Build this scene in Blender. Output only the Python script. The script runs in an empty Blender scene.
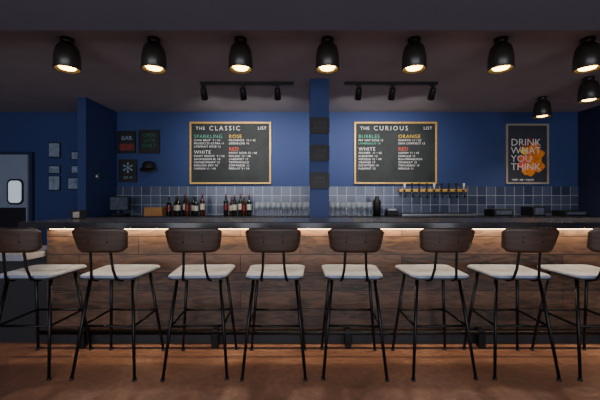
import bpy, bmesh, math, random
from mathutils import Vector, Matrix
random.seed(4)
S = bpy.context.scene
COL = S.collection

# ---------------------------------------------------------------- materials
def lin(c):
    return tuple(((v/255)/12.92 if v/255 <= .04045 else ((v/255+.055)/1.055)**2.4) for v in c)

def mat(name, rgb, rough=.6, metal=0, var=.12, scale=8, emis=None, estr=0, bump=0, trans=0, stretch=(1,1,1)):
    m = bpy.data.materials.new(name); m.use_nodes = True
    nt = m.node_tree; b = nt.nodes['Principled BSDF']
    c = lin(rgb)
    tc = nt.nodes.new('ShaderNodeTexCoord'); mp = nt.nodes.new('ShaderNodeMapping')
    mp.inputs['Scale'].default_value = stretch
    nz = nt.nodes.new('ShaderNodeTexNoise'); nz.inputs['Scale'].default_value = scale
    nz.inputs['Detail'].default_value = 5
    nt.links.new(tc.outputs['Object'], mp.inputs[0]); nt.links.new(mp.outputs[0], nz.inputs['Vector'])
    cr = nt.nodes.new('ShaderNodeValToRGB')
    cr.color_ramp.elements[0].position = .3; cr.color_ramp.elements[1].position = .7
    cr.color_ramp.elements[0].color = (*[v*(1-var) for v in c], 1)
    cr.color_ramp.elements[1].color = (*[min(1, v*(1+var)) for v in c], 1)
    nt.links.new(nz.outputs['Fac'], cr.inputs[0]); nt.links.new(cr.outputs[0], b.inputs['Base Color'])
    b.inputs['Roughness'].default_value = rough; b.inputs['Metallic'].default_value = metal
    if trans: b.inputs['Transmission Weight'].default_value = trans
    if emis:
        b.inputs['Emission Color'].default_value = (*lin(emis), 1); b.inputs['Emission Strength'].default_value = estr
    if bump:
        bp = nt.nodes.new('ShaderNodeBump'); bp.inputs['Strength'].default_value = bump
        bp.inputs['Distance'].default_value = .01
        nt.links.new(nz.outputs['Fac'], bp.inputs['Height']); nt.links.new(bp.outputs[0], b.inputs['Normal'])
    return m

def plank_mat(name, dark, light, bw=1.3, rh=.145, rough=.5, tilt=0):
    m = bpy.data.materials.new(name); m.use_nodes = True
    nt = m.node_tree; b = nt.nodes['Principled BSDF']; L = nt.links.new; N = nt.nodes.new
    tc = N('ShaderNodeTexCoord'); sp = N('ShaderNodeSeparateXYZ'); cb = N('ShaderNodeCombineXYZ')
    L(tc.outputs['Object'], sp.inputs[0]); L(sp.outputs['X'], cb.inputs['X']); L(sp.outputs['Z'], cb.inputs['Y'])
    br = N('ShaderNodeTexBrick'); br.offset = .37; br.inputs['Scale'].default_value = 1
    br.inputs['Brick Width'].default_value = bw; br.inputs['Row Height'].default_value = rh
    br.inputs['Mortar Size'].default_value = .003; br.inputs['Bias'].default_value = 0
    br.inputs['Color1'].default_value = (0, 0, 0, 1); br.inputs['Color2'].default_value = (1, 1, 1, 1)
    br.inputs['Mortar'].default_value = (.1, .1, .1, 1)
    L(cb.outputs[0], br.inputs['Vector'])
    mp = N('ShaderNodeMapping'); mp.inputs['Scale'].default_value = (1.6, 7, 1); mp.inputs['Rotation'].default_value = (0, 0, tilt)
    L(cb.outputs[0], mp.inputs[0])
    nz = N('ShaderNodeTexNoise'); nz.inputs['Scale'].default_value = 2.4; nz.inputs['Detail'].default_value = 8
    nz.inputs['Distortion'].default_value = 1.8
    L(mp.outputs[0], nz.inputs['Vector'])
    ad = N('ShaderNodeMath'); ad.operation = 'MULTIPLY_ADD'; ad.inputs[1].default_value = .22
    L(br.outputs['Color'], ad.inputs[0]); 
    ml = N('ShaderNodeMath'); ml.operation = 'MULTIPLY'; ml.inputs[1].default_value = .9
    L(nz.outputs['Fac'], ml.inputs[0]); L(ml.outputs[0], ad.inputs[2])
    cr = N('ShaderNodeValToRGB'); cr.color_ramp.elements[0].position = .32; cr.color_ramp.elements[1].position = .76
    cr.color_ramp.elements[0].color = (*lin(dark), 1); cr.color_ramp.elements[1].color = (*lin(light), 1)
    L(ad.outputs[0], cr.inputs[0])
    mx = N('ShaderNodeMixRGB'); mx.inputs['Color2'].default_value = (*[v*.3 for v in lin(dark)], 1)
    L(br.outputs['Fac'], mx.inputs['Fac']); L(cr.outputs[0], mx.inputs['Color1'])
    L(mx.outputs[0], b.inputs['Base Color']); b.inputs['Roughness'].default_value = rough
    bp = N('ShaderNodeBump'); bp.inputs['Strength'].default_value = .3; bp.inputs['Distance'].default_value = .005
    L(ad.outputs[0], bp.inputs['Height']); L(bp.outputs[0], b.inputs['Normal'])
    return m

def floor_mat():
    m = bpy.data.materials.new('stained_concrete'); m.use_nodes = True
    nt = m.node_tree; b = nt.nodes['Principled BSDF']; L = nt.links.new; N = nt.nodes.new
    tc = N('ShaderNodeTexCoord')
    n1 = N('ShaderNodeTexNoise'); n1.inputs['Scale'].default_value = 1.6; n1.inputs['Detail'].default_value = 9; n1.inputs['Roughness'].default_value = .65; n1.inputs['Distortion'].default_value = .7
    n2 = N('ShaderNodeTexNoise'); n2.inputs['Scale'].default_value = 24; n2.inputs['Detail'].default_value = 6
    L(tc.outputs['Object'], n1.inputs['Vector']); L(tc.outputs['Object'], n2.inputs['Vector'])
    mm = N('ShaderNodeMath'); mm.operation = 'MULTIPLY_ADD'; mm.inputs[1].default_value = .3
    L(n2.outputs['Fac'], mm.inputs[0])
    m2 = N('ShaderNodeMath'); m2.operation = 'MULTIPLY'; m2.inputs[1].default_value = .75; L(n1.outputs['Fac'], m2.inputs[0]); L(m2.outputs[0], mm.inputs[2])
    cr = N('ShaderNodeValToRGB'); e = cr.color_ramp.elements
    e[0].position = .36; e[1].position = .7
    e[0].color = (*lin((104, 74, 62)), 1); e[1].color = (*lin((166, 126, 106)), 1)
    x = cr.color_ramp.elements.new(.52); x.color = (*lin((134, 95, 78)), 1)
    L(mm.outputs[0], cr.inputs[0]); L(cr.outputs[0], b.inputs['Base Color'])
    rr = N('ShaderNodeMapRange'); rr.inputs['To Min'].default_value = .28; rr.inputs['To Max'].default_value = .55
    L(n1.outputs['Fac'], rr.inputs['Value']); L(rr.outputs[0], b.inputs['Roughness'])
    bp = N('ShaderNodeBump'); bp.inputs['Strength'].default_value = .08; bp.inputs['Distance'].default_value = .005
    L(mm.outputs[0], bp.inputs['Height']); L(bp.outputs[0], b.inputs['Normal'])
    return m

def tile_mat():
    m = bpy.data.materials.new('glazed_navy_tile'); m.use_nodes = True
    nt = m.node_tree; b = nt.nodes['Principled BSDF']; L = nt.links.new; N = nt.nodes.new
    tc = N('ShaderNodeTexCoord'); sp = N('ShaderNodeSeparateXYZ'); cb = N('ShaderNodeCombineXYZ')
    L(tc.outputs['Object'], sp.inputs[0]); L(sp.outputs['X'], cb.inputs['X']); L(sp.outputs['Z'], cb.inputs['Y'])
    br = N('ShaderNodeTexBrick'); br.offset = 0; br.inputs['Scale'].default_value = 1
    br.inputs['Brick Width'].default_value = .155; br.inputs['Row Height'].default_value = .155
    br.inputs['Mortar Size'].default_value = .004; br.inputs['Mortar Smooth'].default_value = .1
    br.inputs['Color1'].default_value = (*lin((48, 56, 78)), 1); br.inputs['Color2'].default_value = (*lin((76, 84, 108)), 1)
    br.inputs['Mortar'].default_value = (*lin((150, 156, 170)), 1)
    L(cb.outputs[0], br.inputs['Vector']); L(br.outputs['Color'], b.inputs['Base Color'])
    b.inputs['Roughness'].default_value = .25
    return m

M = {}
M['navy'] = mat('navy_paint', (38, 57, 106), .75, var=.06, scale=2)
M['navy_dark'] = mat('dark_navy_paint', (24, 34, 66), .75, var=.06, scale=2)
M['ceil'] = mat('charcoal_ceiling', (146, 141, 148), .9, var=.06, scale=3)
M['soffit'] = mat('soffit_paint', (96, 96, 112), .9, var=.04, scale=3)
M['floor'] = floor_mat()
M['black'] = mat('black_metal', (20, 20, 22), .4, .6, var=.1)
M['blackm'] = mat('matte_black', (16, 16, 18), .6, var=.1)
M['lampm'] = mat('lamp_black', (50, 46, 43), .35, .3, var=.08)
M['top'] = mat('dark_counter', (34, 32, 36), .25, var=.2, scale=20)
M['wood'] = plank_mat('walnut_planks', (24, 16, 12), (98, 69, 51))
M['backwood'] = mat('stained_plywood', (52, 35, 26), .45, var=.35, scale=6, stretch=(1, 1, 9))
M['seat'] = mat('grey_vinyl', (112, 121, 142), .55, var=.25, scale=14, bump=.1)
M['gold'] = mat('gilded_wood', (204, 160, 80), .4, .2, var=.2, scale=30)
M['board'] = mat('chalkboard', (36, 40, 42), .8, var=.3, scale=5)
M['led'] = mat('led_strip', (255, 214, 150), .5, emis=(255, 210, 140), estr=26)
M['bulb'] = mat('warm_bulb', (255, 226, 170), .5, emis=(255, 204, 108), estr=18)
M['wht'] = mat('chalk_white', (225, 225, 225), .8, var=.05)
M['grn'] = mat('chalk_green', (90, 180, 150), .8, var=.05)
M['yel'] = mat('chalk_yellow', (240, 200, 60), .8, var=.05)
M['red'] = mat('chalk_red', (235, 90, 50), .8, var=.05)
M['door'] = mat('door_grey', (130, 142, 164), .5, var=.05)
M['doorwin'] = mat('door_porthole', (215, 225, 235), .2, emis=(205, 220, 235), estr=.5)
M['steel'] = mat('steel', (170, 172, 178), .3, .9, var=.06)
M['glass_b'] = mat('bottle_glass', (22, 30, 20), .12, var=.1)
M['glass_r'] = mat('amber_glass', (70, 30, 14), .12, var=.1)
M['label'] = mat('paper_label', (215, 205, 185), .8, var=.05)
M['foil'] = mat('foil_red', (120, 26, 28), .35, .4)
M['glass'] = mat('clear_glass', (225, 235, 245), .08, var=.02, trans=.6)
M['card'] = mat('cardboard', (176, 128, 78), .85, var=.1)
M['cab'] = mat('cabinet_black', (20, 20, 26), .6, var=.1)
M['tile'] = tile_mat()
M['paper'] = mat('poster_print', (44, 48, 58), .6, var=.1)
M['pframe'] = mat('grey_frame', (150, 140, 128), .5, var=.1)
M['print'] = mat('small_print', (122, 136, 158), .6, var=.35, scale=18)
M['dim'] = mat('faded_print', (66, 76, 94), .6, var=.35, scale=18)
M['redd'] = mat('dark_red_print', (110, 32, 32), .6, var=.3, scale=10)
M['teal'] = mat('muted_teal', (30, 92, 76), .6, var=.3, scale=10)
M['orange'] = mat('orange_ink', (235, 130, 30), .7, var=.3, scale=20)
M['lam'] = mat('pale_laminate', (124, 124, 134), .4)

# ---------------------------------------------------------------- mesh builder
class B:
    def __init__(s): s.bm = bmesh.new(); s.mats = []
    def mi(s, m):
        if m not in s.mats: s.mats.append(m)
        return s.mats.index(m)
    def _f(s, vs, i, smooth=False):
        try:
            f = s.bm.faces.new(vs); f.material_index = i; f.smooth = smooth
        except ValueError: pass
    def box(s, x0, x1, y0, y1, z0, z1, m, bev=0):
        i = s.mi(m)
        vs = [s.bm.verts.new((x, y, z)) for x in (x0, x1) for y in (y0, y1) for z in (z0, z1)]
        fs = []
        for q in ((0,1,3,2),(4,6,7,5),(0,4,5,1),(2,3,7,6),(0,2,6,4),(1,5,7,3)):
            f = s.bm.faces.new([vs[k] for k in q]); f.material_index = i; fs.append(f)
        if bev:
            es = list({e for f in fs for e in f.edges})
            bmesh.ops.bevel(s.bm, geom=es, offset=bev, segments=2, affect='EDGES', profile=.6, material=-1)
        return s
    def lathe(s, prof, m, o=(0,0,0), n=20, axis=None, mfn=None):
        A = axis or Matrix.Identity(3); o = Vector(o); rings = []
        for r, z in prof:
            if r < 1e-5: rings.append([s.bm.verts.new(o + A @ Vector((0, 0, z)))])
            else: rings.append([s.bm.verts.new(o + A @ Vector((r*math.cos(2*math.pi*k/n), r*math.sin(2*math.pi*k/n), z))) for k in range(n)])
        for j in range(len(rings)-1):
            a, b = rings[j], rings[j+1]; i = s.mi(mfn(j) if mfn else m)
            for k in range(n):
                k2 = (k+1) % n
                if len(a) == 1 and len(b) == 1: continue
                if len(a) == 1: s._f([a[0], b[k2], b[k]][::-1], i, True)
                elif len(b) == 1: s._f([a[k], a[k2], b[0]], i, True)
                else: s._f([a[k], a[k2], b[k2], b[k]], i, True)
        return s
    def tube(s, pts, r, m, n=10, caps=True):
        pts = [Vector(p) for p in pts]; i = s.mi(m); rings = []
        for k, p in enumerate(pts):
            d = (pts[min(k+1, len(pts)-1)] - pts[max(k-1, 0)]).normalized()
            up = Vector((0, 0, 1)) if abs(d.z) < .9 else Vector((0, 1, 0))
            u = d.cross(up).normalized(); v = d.cross(u).normalized()
            rr = r[k] if isinstance(r, (list, tuple)) else r
            rings.append([s.bm.verts.new(p + rr*(u*math.cos(2*math.pi*a/n) + v*math.sin(2*math.pi*a/n))) for a in range(n)])
        for a, b in zip(rings, rings[1:]):
            for k in range(n): s._f([a[k], a[(k+1)%n], b[(k+1)%n], b[k]], i, True)
        if caps: s._f(rings[0][::-1], i); s._f(rings[-1], i)
        return s
    def prism(s, outline, thick, m, fn):
        i = s.mi(m)
        a = [s.bm.verts.new(fn(u, v, 0)) for u, v in outline]; b = [s.bm.verts.new(fn(u, v, thick)) for u, v in outline]
        n = len(a); s._f(a[::-1], i); s._f(b, i)
        for k in range(n): s._f([a[k], a[(k+1)%n], b[(k+1)%n], b[k]], i)
        return s
    def obj(s, name, parent=None, loc=(0,0,0), rot=0):
        bmesh.ops.recalc_face_normals(s.bm, faces=s.bm.faces)
        me = bpy.data.meshes.new(name); s.bm.to_mesh(me); s.bm.free()
        for m in s.mats: me.materials.append(m)
        o = bpy.data.objects.new(name, me); COL.objects.link(o); o.location = loc; o.rotation_euler[2] = rot
        if parent: o.parent = parent
        return o

def empty(name, loc=(0,0,0), rot=0):
    e = bpy.data.objects.new(name, None); COL.objects.link(e); e.location = loc; e.rotation_euler[2] = rot
    e.empty_display_size = .1
    return e

def box(name, x0, x1, y0, y1, z0, z1, m, bev=0, parent=None):
    return B().box(x0, x1, y0, y1, z0, z1, m, bev).obj(name, parent)

def text(name, body, x, z, y, size, m, parent, align='LEFT', spacing=1.0, ext=.001, ls=1.0, off=.0006):
    c = bpy.data.curves.new(name, 'FONT'); c.body = body; c.size = size; c.align_x = align; c.align_y = 'TOP'
    c.space_character = spacing; c.space_line = ls; c.extrude = ext; c.offset = off
    c.resolution_u = 2
    o = bpy.data.objects.new(name, c); COL.objects.link(o); o.location = (x, y, z); o.rotation_euler = (math.pi/2, 0, 0)
    c.materials.append(m); o.parent = parent
    return o

def rrect(w, h, r, n=5, cx=0, cy=0):
    out = []
    for ox, oy, a0 in ((w/2-r, h/2-r, 0), (-(w/2-r), h/2-r, 90), (-(w/2-r), -(h/2-r), 180), (w/2-r, -(h/2-r), 270)):
        for k in range(n+1):
            a = math.radians(a0 + 90*k/n)
            out.append((cx + ox + r*math.cos(a), cy + oy + r*math.sin(a)))
    return out

# ---------------------------------------------------------------- room
CEIL = 2.63; YB = 5.5; XR = 4.63; XL = -6.2
box('floor', XL, XR+.1, -3.5, YB+.1, -.1, 0, M['floor'])
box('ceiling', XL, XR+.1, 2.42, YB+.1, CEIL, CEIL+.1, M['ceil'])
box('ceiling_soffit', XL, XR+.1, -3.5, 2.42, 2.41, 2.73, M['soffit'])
box('wall_back', XL, XR+.1, YB, YB+.1, 0, CEIL, M['navy'])
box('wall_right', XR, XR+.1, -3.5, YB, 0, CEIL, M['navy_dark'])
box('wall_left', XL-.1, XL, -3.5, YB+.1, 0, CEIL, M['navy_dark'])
box('wall_partition', -3.17, -3.05, 4.7, YB, 0, CEIL, M['navy'])
box('column', .12, .35, 3.98, 4.2, 0, CEIL, M['navy'])
box('wall_tile_backsplash', -3.05, XR, YB-.012, YB, .925, 1.39, M['tile'])
box('baseboard_back', XL, -3.17, YB-.02, YB, 0, .12, M['cab'])
YW = YB - .003

# kitchen door on the left
dr = empty('door_1')
b = B()
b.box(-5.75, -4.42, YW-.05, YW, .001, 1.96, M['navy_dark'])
b.box(-5.68, -4.47, YW-.09, YW-.05, .01, 1.91, M['door'], .004)
b.box(-5.66, -4.49, YW-.1, YW-.09, .02, 1.04, M['cab'])
b.obj('leaf', dr)
B().prism(rrect(.27, .42, .08, 5, -4.66, 1.3), .012, M['cab'], lambda u, v, w: (u, YW-.09-w, v)).obj('porthole_gasket', dr)
B().prism(rrect(.21, .36, .06, 5, -4.66, 1.3), .006, M['doorwin'], lambda u, v, w: (u, YW-.102-w, v)).obj('porthole_glass', dr)
B().tube([(-5.5, YW-.1, 1.1), (-5.5, YW-.14, 1.1), (-5.5, YW-.14, 1.35), (-5.5, YW-.1, 1.35)], .01, M['steel']).obj('pull_handle', dr)

for (x0, x1, z0, z1) in ((-4.18,-3.98,1.87,2.12),(-4.18,-3.98,1.6,1.74),(-4.18,-3.98,1.32,1.57),(-3.8,-3.64,1.83,1.97),(-3.8,-3.64,1.6,1.74),(-3.86,-3.66,1.34,1.54)):
    b = B(); b.box(x0, x1, YW-.02, YW, z0, z1, M['blackm'], .004)
    b.box(x0+.014, x1-.014, YW-.024, YW-.018, z0+.014, z1-.014, M['print'])
    b.obj('small_framed_print')
B().lathe([(0,0),(.045,0),(.045,.02),(.035,.028),(0,.028)], M['steel'], (-3.045, 4.95, 1.52), axis=Matrix.Rotation(math.pi/2, 3, 'Y')).obj('wall_thermostat')

def poster(name, x0, x1, z0, z1, fm, pm, fw=.02):
    b = B(); y = YW
    b.box(x0, x1, y-.025, y, z0, z0+fw, fm); b.box(x0, x1, y-.025, y, z1-fw, z1, fm)
    b.box(x0, x0+fw, y-.025, y, z0+fw, z1-fw, fm); b.box(x1-fw, x1, y-.025, y, z0+fw, z1-fw, fm)
    b.box(x0+fw, x1-fw, y-.012, y, z0+fw, z1-fw, pm)
    return b.obj(name)
p = poster('framed_poster', -3.03, -2.73, 1.94, 2.31, M['blackm'], M['blackm'])
box('red_band', -3.0, -2.76, YW-.0135, YW-.0115, 1.99, 2.1, M['redd'], 0, p)
text('lettering', 'BAR', -2.88, 2.24, YW-.014, .1, M['print'], p, 'CENTER')
p = poster('framed_poster', -2.68, -2.33, 1.94, 2.33, M['blackm'], M['blackm'])
text('lettering', 'OPEN\nLATE\nDAILY', -2.505, 2.28, YW-.014, .085, M['teal'], p, 'CENTER')
p = poster('framed_poster', -3.01, -2.71, 1.46, 1.84, M['blackm'], M['blackm'])
text('lettering', '*', -2.86, 1.82, YW-.014, .4, M['print'], p, 'CENTER')
text('lettering', 'EST 19', -2.86, 1.56, YW-.014, .05, M['print'], p, 'CENTER')
b = B()
b.lathe([(.0,.1),(.05,.095),(.09,.06),(.1,0),(.105,-.02),(0,-.02)], M['blackm'], (-2.47, YB-.11, 1.7))
b.prism([(.17*math.cos(a)*.75, .1*math.sin(a)) for a in [math.pi*2*k/20 for k in range(20)]], .012, M['blackm'], lambda u, v, w: (-2.47+u, YB-.15-.0*v+v*.35, 1.66+w+v*.5))
b.tube([(-2.47, YB-.004, 1.74), (-2.47, YB-.06, 1.76)], .008, M['steel'])
b.obj('hanging_cap')

def chalkboard(x0, x1, title, cols):
    z0, z1 = 1.43, 2.46; fw = .028
    b = B(); y = YW
    b.box(x0, x1, y-.035, y, z0, z0+fw, M['gold'], .004); b.box(x0, x1, y-.035, y, z1-fw, z1, M['gold'], .004)
    b.box(x0, x0+fw, y-.035, y, z0+fw, z1-fw, M['gold'], .004); b.box(x1-fw, x1, y-.035, y, z0+fw, z1-fw, M['gold'], .004)
    b.box(x0+fw, x1-fw, y-.02, y, z0+fw, z1-fw, M['board'])
    o = b.obj('chalkboard_menu'); yy = y-.0215
    text('title_small', title[0], x0+.1, z1-.07, yy, .075, M['wht'], o, ext=.0005, spacing=1.2, off=-.0004)
    text('title', title[1], x0+.32, z1-.055, yy, .105, M['wht'], o, spacing=1.4 if len(title[1]) < 8 else 1.36, ext=.0005, off=-.001)
    text('title_small', title[2], x1-.22, z1-.07, yy, .07, M['wht'], o, ext=.0005, spacing=1.15, off=-.0004)
    for cx, blocks in cols:
        z = z1-.2
        for head, hm, lines in blocks:
            text('heading', head, cx, z, yy, .085, hm, o, ext=.0005, spacing=1.1, off=-.0012); z -= .083
            for l, lm in lines:
                text('list_line', l, cx, z, yy, .046, lm, o, ext=.0005, spacing=1.15, off=-.0002); z -= .052
            z -= .022
    return o
W, G, Y_, R_ = M['wht'], M['grn'], M['yel'], M['red']
chalkboard(-1.83, -.48, ('THE', 'CLASSIC', 'LIST'), [
    (-1.76, [('SPARKLING', G, [('CAVA BRUT  9 / 34', W), ('PROSECCO EXTRA 11', W), ('CREMANT ROSE 12', W)]),
             ('WHITE', W, [('PINOT GRIGIO  9 / 34', W), ('SAUVIGNON BL 10', W), ('CHARDONNAY 12', W), ('RIESLING DRY 10', W), ('CHENIN 11 / 40', W)])]),
    (-1.18, [('ROSE', Y_, [('PROVENCE  11 / 42', W), ('GRENACHE 10', W)]),
            ('RED', R_, [('PINOT NOIR 12 / 46', W), ('MALBEC 10 / 38', W), ('CABERNET 13', W), ('TEMPRANILLO', W), ('ZINFANDEL 11', W), ('MERLOT 9 / 34', W)])])])
chalkboard(.9, 2.27, ('THE', 'CURIOUS', 'LIST'), [
    (.97, [('BUBBLES', G, [('PET NAT ROSE 12', W), ('LAMBRUSCO 10', G)]),
           ('WHITE', W, [('GRUNER  11 / 42', W), ('ALBARINO 12', W), ('VERDEJO 10 / 38', W), ('ORANGE 13', W), ('ASSYRTIKO 14', W), ('FURMINT 12', W)])]),
    (1.63, [('ORANGE', Y_, [('RAMATO 13 / 50', W), ('SKIN CONTACT 12', W)]),
            ('RED', R_, [('GAMAY 11 / 42', W), ('NERELLO 13', W), ('BLAUFRANKISCH', W), ('CINSAULT 12', W), ('TROUSSEAU 15', W), ('MENCIA 11', W)])])])

# big framed poster
p = poster('framed_art_poster', 3.42, 4.13, 1.43, 2.43, M['pframe'], M['paper'], .03)
text('lettering', 'DRINK\nWHAT\nYOU\nTHINK', 3.5, 2.2, YW-.017, .165, M['wht'], p, ls=.82, off=-.001)
b = B()
for j, (cx, cz, r, m) in enumerate(((3.82, 2.02, .16, 'redd'), (3.87, 1.93, .17, 'orange'), (3.76, 1.8, .13, 'red'), (3.9, 1.76, .15, 'orange'), (3.8, 1.66, .1, 'orange'), (3.72, 1.98, .06, 'yel'))):
    b.prism([(cx + r*(1+.2*math.sin(5*a+j))*math.cos(a), cz + r*1.0*(1+.2*math.cos(4*a+j))*math.sin(a)) for a in [math.tau*k/28 for k in range(28)]],
            .001 + .0004*j, M[m], lambda u, v, w: (u, YW-.0121-w, v))
b.obj('ink_figure', p)
text('caption', 'read - sip - repeat', 3.52, 1.53, YW-.014, .05, M['wht'], p)

# scalloped plaques on column: square plate with scalloped rim
def scallop(hw, hh, nu, nv, d=.011):
    out = []
    def side(ax, ay, bx, by, n):
        nx, ny = (by-ay), -(bx-ax); l = math.hypot(nx, ny); nx /= l; ny /= l
        for k in range(n):
            for q in range(6):
                t = (k + q/6)/n; h = d*abs(math.sin(math.pi*(q/6)))
                out.append((ax+(bx-ax)*t + nx*h, ay+(by-ay)*t + ny*h))
    side(-hw, -hh, hw, -hh, nu); side(hw, -hh, hw, hh, nv); side(hw, hh, -hw, hh, nu); side(-hw, hh, -hw, -hh, nv)
    return out
for k, zc in enumerate((2.06, 1.73, 1.4)):
    b = B()
    b.prism(scallop(.112, .09, 5, 4), .015, M['blackm'], lambda u, v, w: (.235+u, 3.977-w, zc+v))
    o = b.obj('scalloped_wall_plaque')
    text('lettering', ('GOOD\nWINE', 'COLD\nBEER', 'HERE\nNOW')[k], .235, zc+.055, 3.9605, .055, M['dim'], o, 'CENTER', ext=.0004, off=-.0015)

# ---------------------------------------------------------------- bar
bar = empty('bar_counter')
X0, X1 = -2.1, 4.0
box('top', X0, X1, 2.45, 3.1, .95, 1.0, M['top'], .006, bar)
box('front_panel', X0+.06, X1, 2.66, 2.72, .09, .95, M['wood'], 0, bar)
box('body', X0+.06, X1, 2.72, 3.05, .0, .95, M['cab'], 0, bar)
box('toe_kick', X0+.06, X1, 2.69, 2.72, 0, .09, M['cab'], 0, bar)
box('led_strip', X0+.1, X1-.05, 2.635, 2.652, .932, .949, M['led'], 0, bar)
box('led_channel', X0+.08, X1-.03, 2.61, 2.634, .94, .95, M['cab'], 0, bar)
b = B(); b.tube([(X0+.05, 2.6, .12), (X1, 2.6, .12)], .017, M['black'], 12)
x = -1.72
while x < X1:
    b.box(x-.022, x+.022, 2.585, 2.66, .1, .145, M['black'], .006); b.box(x-.026, x+.026, 2.585, 2.64, 0, .11, M['black'], .006); x += 1.05
b.obj('foot_rail', bar)

lc = empty('low_counter')
box('top', -3.2, -2.06, 2.45, 2.98, .71, .755, M['lam'], .006, lc)
box('support_panel', -3.18, -2.06, 2.7, 2.95, 0, .71, M['cab'], 0, lc)

bb = empty('back_bar_cabinet')
BX0, BX1 = -3.045, XR-.005
box('worktop', BX0, BX1, 4.9, YB-.014, .88, .92, M['top'], .004, bb)
b = B(); b.box(BX0, BX1, 4.95, YB-.014, .08, .88, M['cab'])
x = -3.0
while x < XR-.6:
    b.box(x, x+.58, 4.93, 4.95, .1, .86, M['cab'], .003); b.tube([(x+.5, 4.915, .5), (x+.5, 4.915, .7)], .006, M['steel']); x += .6
b.box(BX0, BX1, 5.0, YB-.014, 0, .08, M['cab'])
b.obj('cabinets', bb)

def bottle(b, x, y, z, h, glass, lab):
    prof = [(0,0),(.036,0),(.038,.01),(.038,.08*h/.3),(.038,.16*h/.3),(.038,.19*h/.3),(.03,.21*h/.3),(.014,.235*h/.3),(.014,.27*h/.3),(.015,h),(0,h)]
    b.lathe(prof, glass, (x, y, z), 12, mfn=lambda j: lab if j == 3 else (M['foil'] if j >= 8 and h > .31 else glass))
for grp in ((-2.04, 8), (-1.16, 6)):
    b = B()
    for k in range(grp[1]):
        x = grp[0] + k*.07 + random.uniform(-.006, .006)
        bottle(b, x, 5.15 + (k % 2)*.1, .92, random.uniform(.28, .35), M['glass_r'] if k % 3 == 1 else M['glass_b'], M['label'] if k % 4 else M['foil'])
    b.obj('wine_bottles')
def wglass(b, x, y, z, s=1):
    b.lathe([(0,.0),(.032*s,.0),(.03*s,.004),(.004*s,.01),(.004*s,.07*s),(.03*s,.09*s),(.038*s,.12*s),(.03*s,.17*s),(.028*s,.17*s),(.035*s,.12*s),(.0,.085*s)], M['glass'], (x, y, z), 12)
for (x0, n) in ((-.66, 10), (.5, 8)):
    b = B()
    for k in range(n):
        for r in range(2): wglass(b, x0+k*.082+r*.03, 5.1+r*.13, .92, 1.25)
    b.obj('wine_glasses')
b = B(); b.box(-2.42, -2.12, 5.1, 5.3, .92, .93, M['card'])
for q in ((-2.42,-2.12,5.1,5.108),(-2.42,-2.12,5.292,5.3),(-2.42,-2.412,5.1,5.3),(-2.128,-2.12,5.1,5.3)): b.box(*q, .93, 1.05, M['card'])
b.obj('cardboard_box')
b = B(); b.box(-2.95, -2.75, 5.15, 5.35, .92, .945, M['blackm'], .006); b.tube([(-2.85, 5.28, .94), (-2.85, 5.25, 1.06)], .02, M['blackm'])
b.box(-3.0, -2.7, 5.19, 5.215, 1.0, 1.22, M['blackm'], .008); b.box(-2.985, -2.715, 5.186, 5.19, 1.015, 1.205, M['dim'])
b.obj('point_of_sale_terminal')
b = B(); b.lathe([(0,0),(.06,0),(.062,.2),(.055,.24),(.034,.26),(.034,.3),(0,.305)], M['blackm'], (1.2, 5.15, .92), 16); b.obj('cocktail_shaker')
b = B(); b.box(1.35, 1.52, 5.1, 5.3, .92, 1.0, M['blackm'], .01); b.box(1.37, 1.5, 5.12, 5.28, 1.0, 1.03, M['steel'], .006); b.obj('bar_caddy')
t = empty('beer_tap_rail')
b = B(); b.box(1.63, 2.73, YB-.1, YB-.014, 1.30, 1.345, M['gold'], .005)
for k in range(9):
    x = 1.7 + k*.12
    b.tube([(x, YB-.1, 1.32), (x, YB-.15, 1.32), (x, YB-.17, 1.28), (x, YB-.17, 1.2)], .013, M['blackm'], 8)
    b.lathe([(0,0),(.008,0),(.01,.03),(.02,.08),(.018,.1),(0,.11)], M['blackm'] if k % 4 else M['label'], (x, YB-.14, 1.335), 10)
b.obj('rail_and_taps', t)
b = B(); b.box(1.6, 2.76, 5.15, YB-.014, .92, .95, M['steel'], .004)
for k in range(20): b.box(1.63+k*.056, 1.65+k*.056, 5.18, 5.46, .95, .956, M['blackm'])
b.obj('drip_tray', t)
for x, w, h in ((3.0, .3, .1), (3.6, .2, .14), (4.1, .35, .08)):
    b = B(); b.box(x, x+w, 5.1, 5.38, .92, .92+h, M['blackm'], .01); b.box(x+.03, x+w-.03, 5.095, 5.1, .94, .9+h, M['dim']); b.obj('bar_storage_bin')
b = B(); b.box(-1.98, -1.9, 2.85, 2.93, 1.0, 1.012, M['blackm']); b.box(-1.98, -1.974, 2.85, 2.93, 1.012, 1.08, M['blackm']); b.box(-1.906, -1.9, 2.85, 2.93, 1.012, 1.08, M['blackm'])
b.box(-1.97, -1.91, 2.86, 2.92, 1.012, 1.06, M['pframe']); b.obj('napkin_holder')

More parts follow.
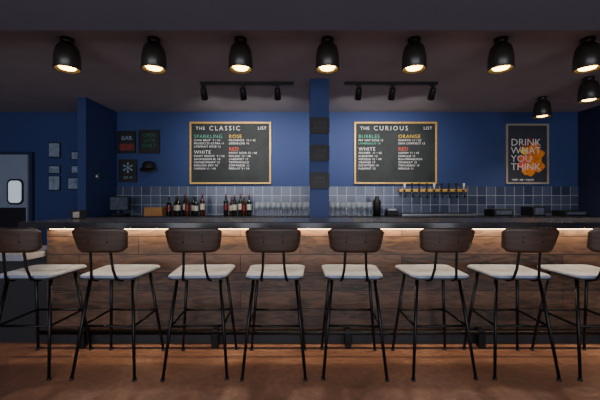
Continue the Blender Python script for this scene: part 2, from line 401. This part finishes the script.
# ---------------------------------------------------------------- stools
def stool(x, y, rot):
    root = empty('bar_stool', (x, y, 0), rot)
    b = B()
    TH, TY, FH = .145, .12, .205
    for sx in (-1, 1):
        for sy in (-1, 1):
            b.tube([(sx*TH, sy*TY, .632), (sx*FH, sy*FH*1.05, .006)], [.012, .0095], M['black'], 10)
            b.lathe([(0,0),(.014,0),(.014,.012),(0,.012)], M['blackm'], (sx*FH, sy*FH*1.05, 0), 10)
    t = (.625-.33)/.625; hx = TH+(FH-TH)*t; hy = TY+(FH*1.05-TY)*t
    c = [(-hx,-hy,.33),(hx,-hy,.33),(hx,hy,.33),(-hx,hy,.33)]
    for k in range(4): b.tube([c[k], c[(k+1)%4]], .0085, M['black'], 8)
    b.box(-.16, .16, -.14, .14, .63, .644, M['black'])
    for sx in (-1, 1):
        b.tube([(sx*.085, .0, .634), (sx*.085, -.15, .628), (sx*.082, -.205, .648), (sx*.07, -.225, .72), (sx*.062, -.25, .9), (sx*.06, -.258, .95)], .0085, M['black'], 8)
    b.obj('frame', root)
    b = B()
    out = rrect(.40, .385, .05, 6)
    b.prism(out, .01, M['blackm'], lambda u, v, w: (u*(1+.05*v/.2), v, .644+w))
    rings = [(1, .654), (1.0, .661), (.985, .667), (.95, .670), (.8, .667), (.5, .662)]
    prev = None; i = b.mi(M['seat'])
    for s_, z in rings:
        r = [b.bm.verts.new((u*s_*(1+.05*v/.2), v*s_, z)) for u, v in out]
        if prev:
            for k in range(len(r)): b._f([prev[k], prev[(k+1)%len(r)], r[(k+1)%len(r)], r[k]], i, True)
        prev = r
    b._f(prev, i, True)
    b.obj('seat', root)
    b = B(); nx, nz = 14, 8; T = .014; i = b.mi(M['backwood'])
    def P(u, v, w):
        hw = .170 + .008*v; X = u*hw
        hh = .080
        ex = max(0, abs(u)-.72)/.28; Z = v*hh*(1-.34*ex**2.2)
        return Vector((X, -.262 - .03*v*.5 + .035*(u*u) - w, .910+Z))
    def grid(w):
        return [[b.bm.verts.new(P(-1+2*a/nx, -1+2*c/nz, w)) for a in range(nx+1)] for c in range(nz+1)]
    g0, g1 = grid(0), grid(T)
    for c in range(nz):
        for a in range(nx):
            b._f([g0[c][a], g0[c][a+1], g0[c+1][a+1], g0[c+1][a]], i, True)
            b._f([g1[c][a], g1[c+1][a], g1[c+1][a+1], g1[c][a+1]], i, True)
    for a in range(nx):
        b._f([g0[0][a], g1[0][a], g1[0][a+1], g0[0][a+1]], i); b._f([g0[nz][a], g0[nz][a+1], g1[nz][a+1], g1[nz][a]], i)
    for c in range(nz):
        b._f([g0[c][0], g0[c+1][0], g1[c+1][0], g1[c][0]], i); b._f([g0[c][nx], g1[c][nx], g1[c+1][nx], g0[c+1][nx]], i)
    for sx in (-1, 1):
        for zz in (.93, .9):
            b.lathe([(0,0),(.005,0),(.004,.002),(0,.003)], M['black'], (sx*.06, -.2745, zz), 8, axis=Matrix.Rotation(math.pi/2, 3, 'X'))
    b.obj('backrest', root)
for x, r in ((-1.83, 0), (-1.27, -.02), (-.69, .05), (-.17, 0), (.365, -.04), (.93, .03), (1.475, -.03), (2.01, .02)):
    stool(x, 2.35, r)

# ---------------------------------------------------------------- ceiling lamps
def light(name, kind, loc, energy, color, parent=None, target=None, **kw):
    d = bpy.data.lights.new(name, kind); d.energy = energy; d.color = color
    for k, v in kw.items(): setattr(d, k, v)
    o = bpy.data.objects.new(name, d); COL.objects.link(o); o.location = loc
    if target is not None:
        o.rotation_euler = (Vector(target)-Vector(loc)).to_track_quat('-Z', 'Y').to_euler()
    if parent: o.parent = parent
    return o
def lamp(x, y):
    e = empty('ceiling_spotlight', (x, y, CEIL))
    b = B()
    b.lathe([(0,0),(.056,0),(.056,-.03),(.05,-.034),(.05,-.05),(.066,-.056),(.084,-.075),(.096,-.11),(.106,-.17),(.108,-.28),(.104,-.283),(.1,-.28),(.096,-.17),(.076,-.12),(0,-.11)], M['lampm'], n=28)
    b.obj('shade', e)
    B().lathe([(0,-.12),(.03,-.13),(.035,-.17),(.07,-.22),(.08,-.245),(.064,-.27),(.03,-.28),(0,-.283)], M['bulb'], n=20).obj('bulb', e)
    light('lamp_light', 'SPOT', (0, 0, -.295), 54, (1, .9, .78), e, None, spot_size=math.radians(120), spot_blend=.8, shadow_soft_size=.06)
for k in range(7): lamp(-2.115 + k*.788, 3.0)
for y in (3.18, 3.94, 4.7): lamp(3.45, y)

for xc, hs in ((-.66, (-.54, -.05, .38)), (1.13, (-.40, .02, .52))):
    e = empty('track_light', (xc, 4.1, CEIL))
    B().box(-.58, .58, -.018, .018, -.03, 0, M['blackm'], .003).obj('track', e)
    for h in hs:
        b = B(); b.box(h-.03, h+.03, -.014, .014, -.05, -.03, M['blackm']); b.tube([(h, 0, -.05), (h, .01, -.09)], .008, M['blackm'])
        A = (Vector((0, .6, -.8))).to_track_quat('Z', 'Y').to_matrix()
        b.lathe([(0,-.07),(.03,-.065),(.038,-.04),(.042,.08),(.036,.08),(.034,.05),(0,.05)], M['blackm'], (h, .02, -.13), 16, axis=A)
        b.obj('head', e)
        light('spot', 'SPOT', (h, .09, -.22), 56, (1, .95, .88), e, (h*1.15, 1.4, -.75), spot_size=math.radians(100), spot_blend=1, shadow_soft_size=.04)

light('led_glow', 'AREA', ((X0+X1)/2, 2.625, .93), 26, (1, .8, .52), bar, ((X0+X1)/2, 2.645, 0), shape='RECTANGLE', size=X1-X0-.2, size_y=.02)

light('shopfront_daylight', 'AREA', (0, -3.2, 1.3), 260, (.88, .91, 1), None, (0, 3, 1.2), shape='RECTANGLE', size=8, size_y=1.9)
w = bpy.data.worlds.new('world'); S.world = w; w.use_nodes = True
w.node_tree.nodes['Background'].inputs[0].default_value = (.8, .86, 1, 1); w.node_tree.nodes['Background'].inputs[1].default_value = .6

# ---------------------------------------------------------------- camera
c = bpy.data.cameras.new('camera'); c.lens = 19.8; c.sensor_width = 36
co = bpy.data.objects.new('camera', c); COL.objects.link(co); co.location = (0, 0, 1.165); co.rotation_euler = (math.pi/2, 0, 0)
S.camera = co
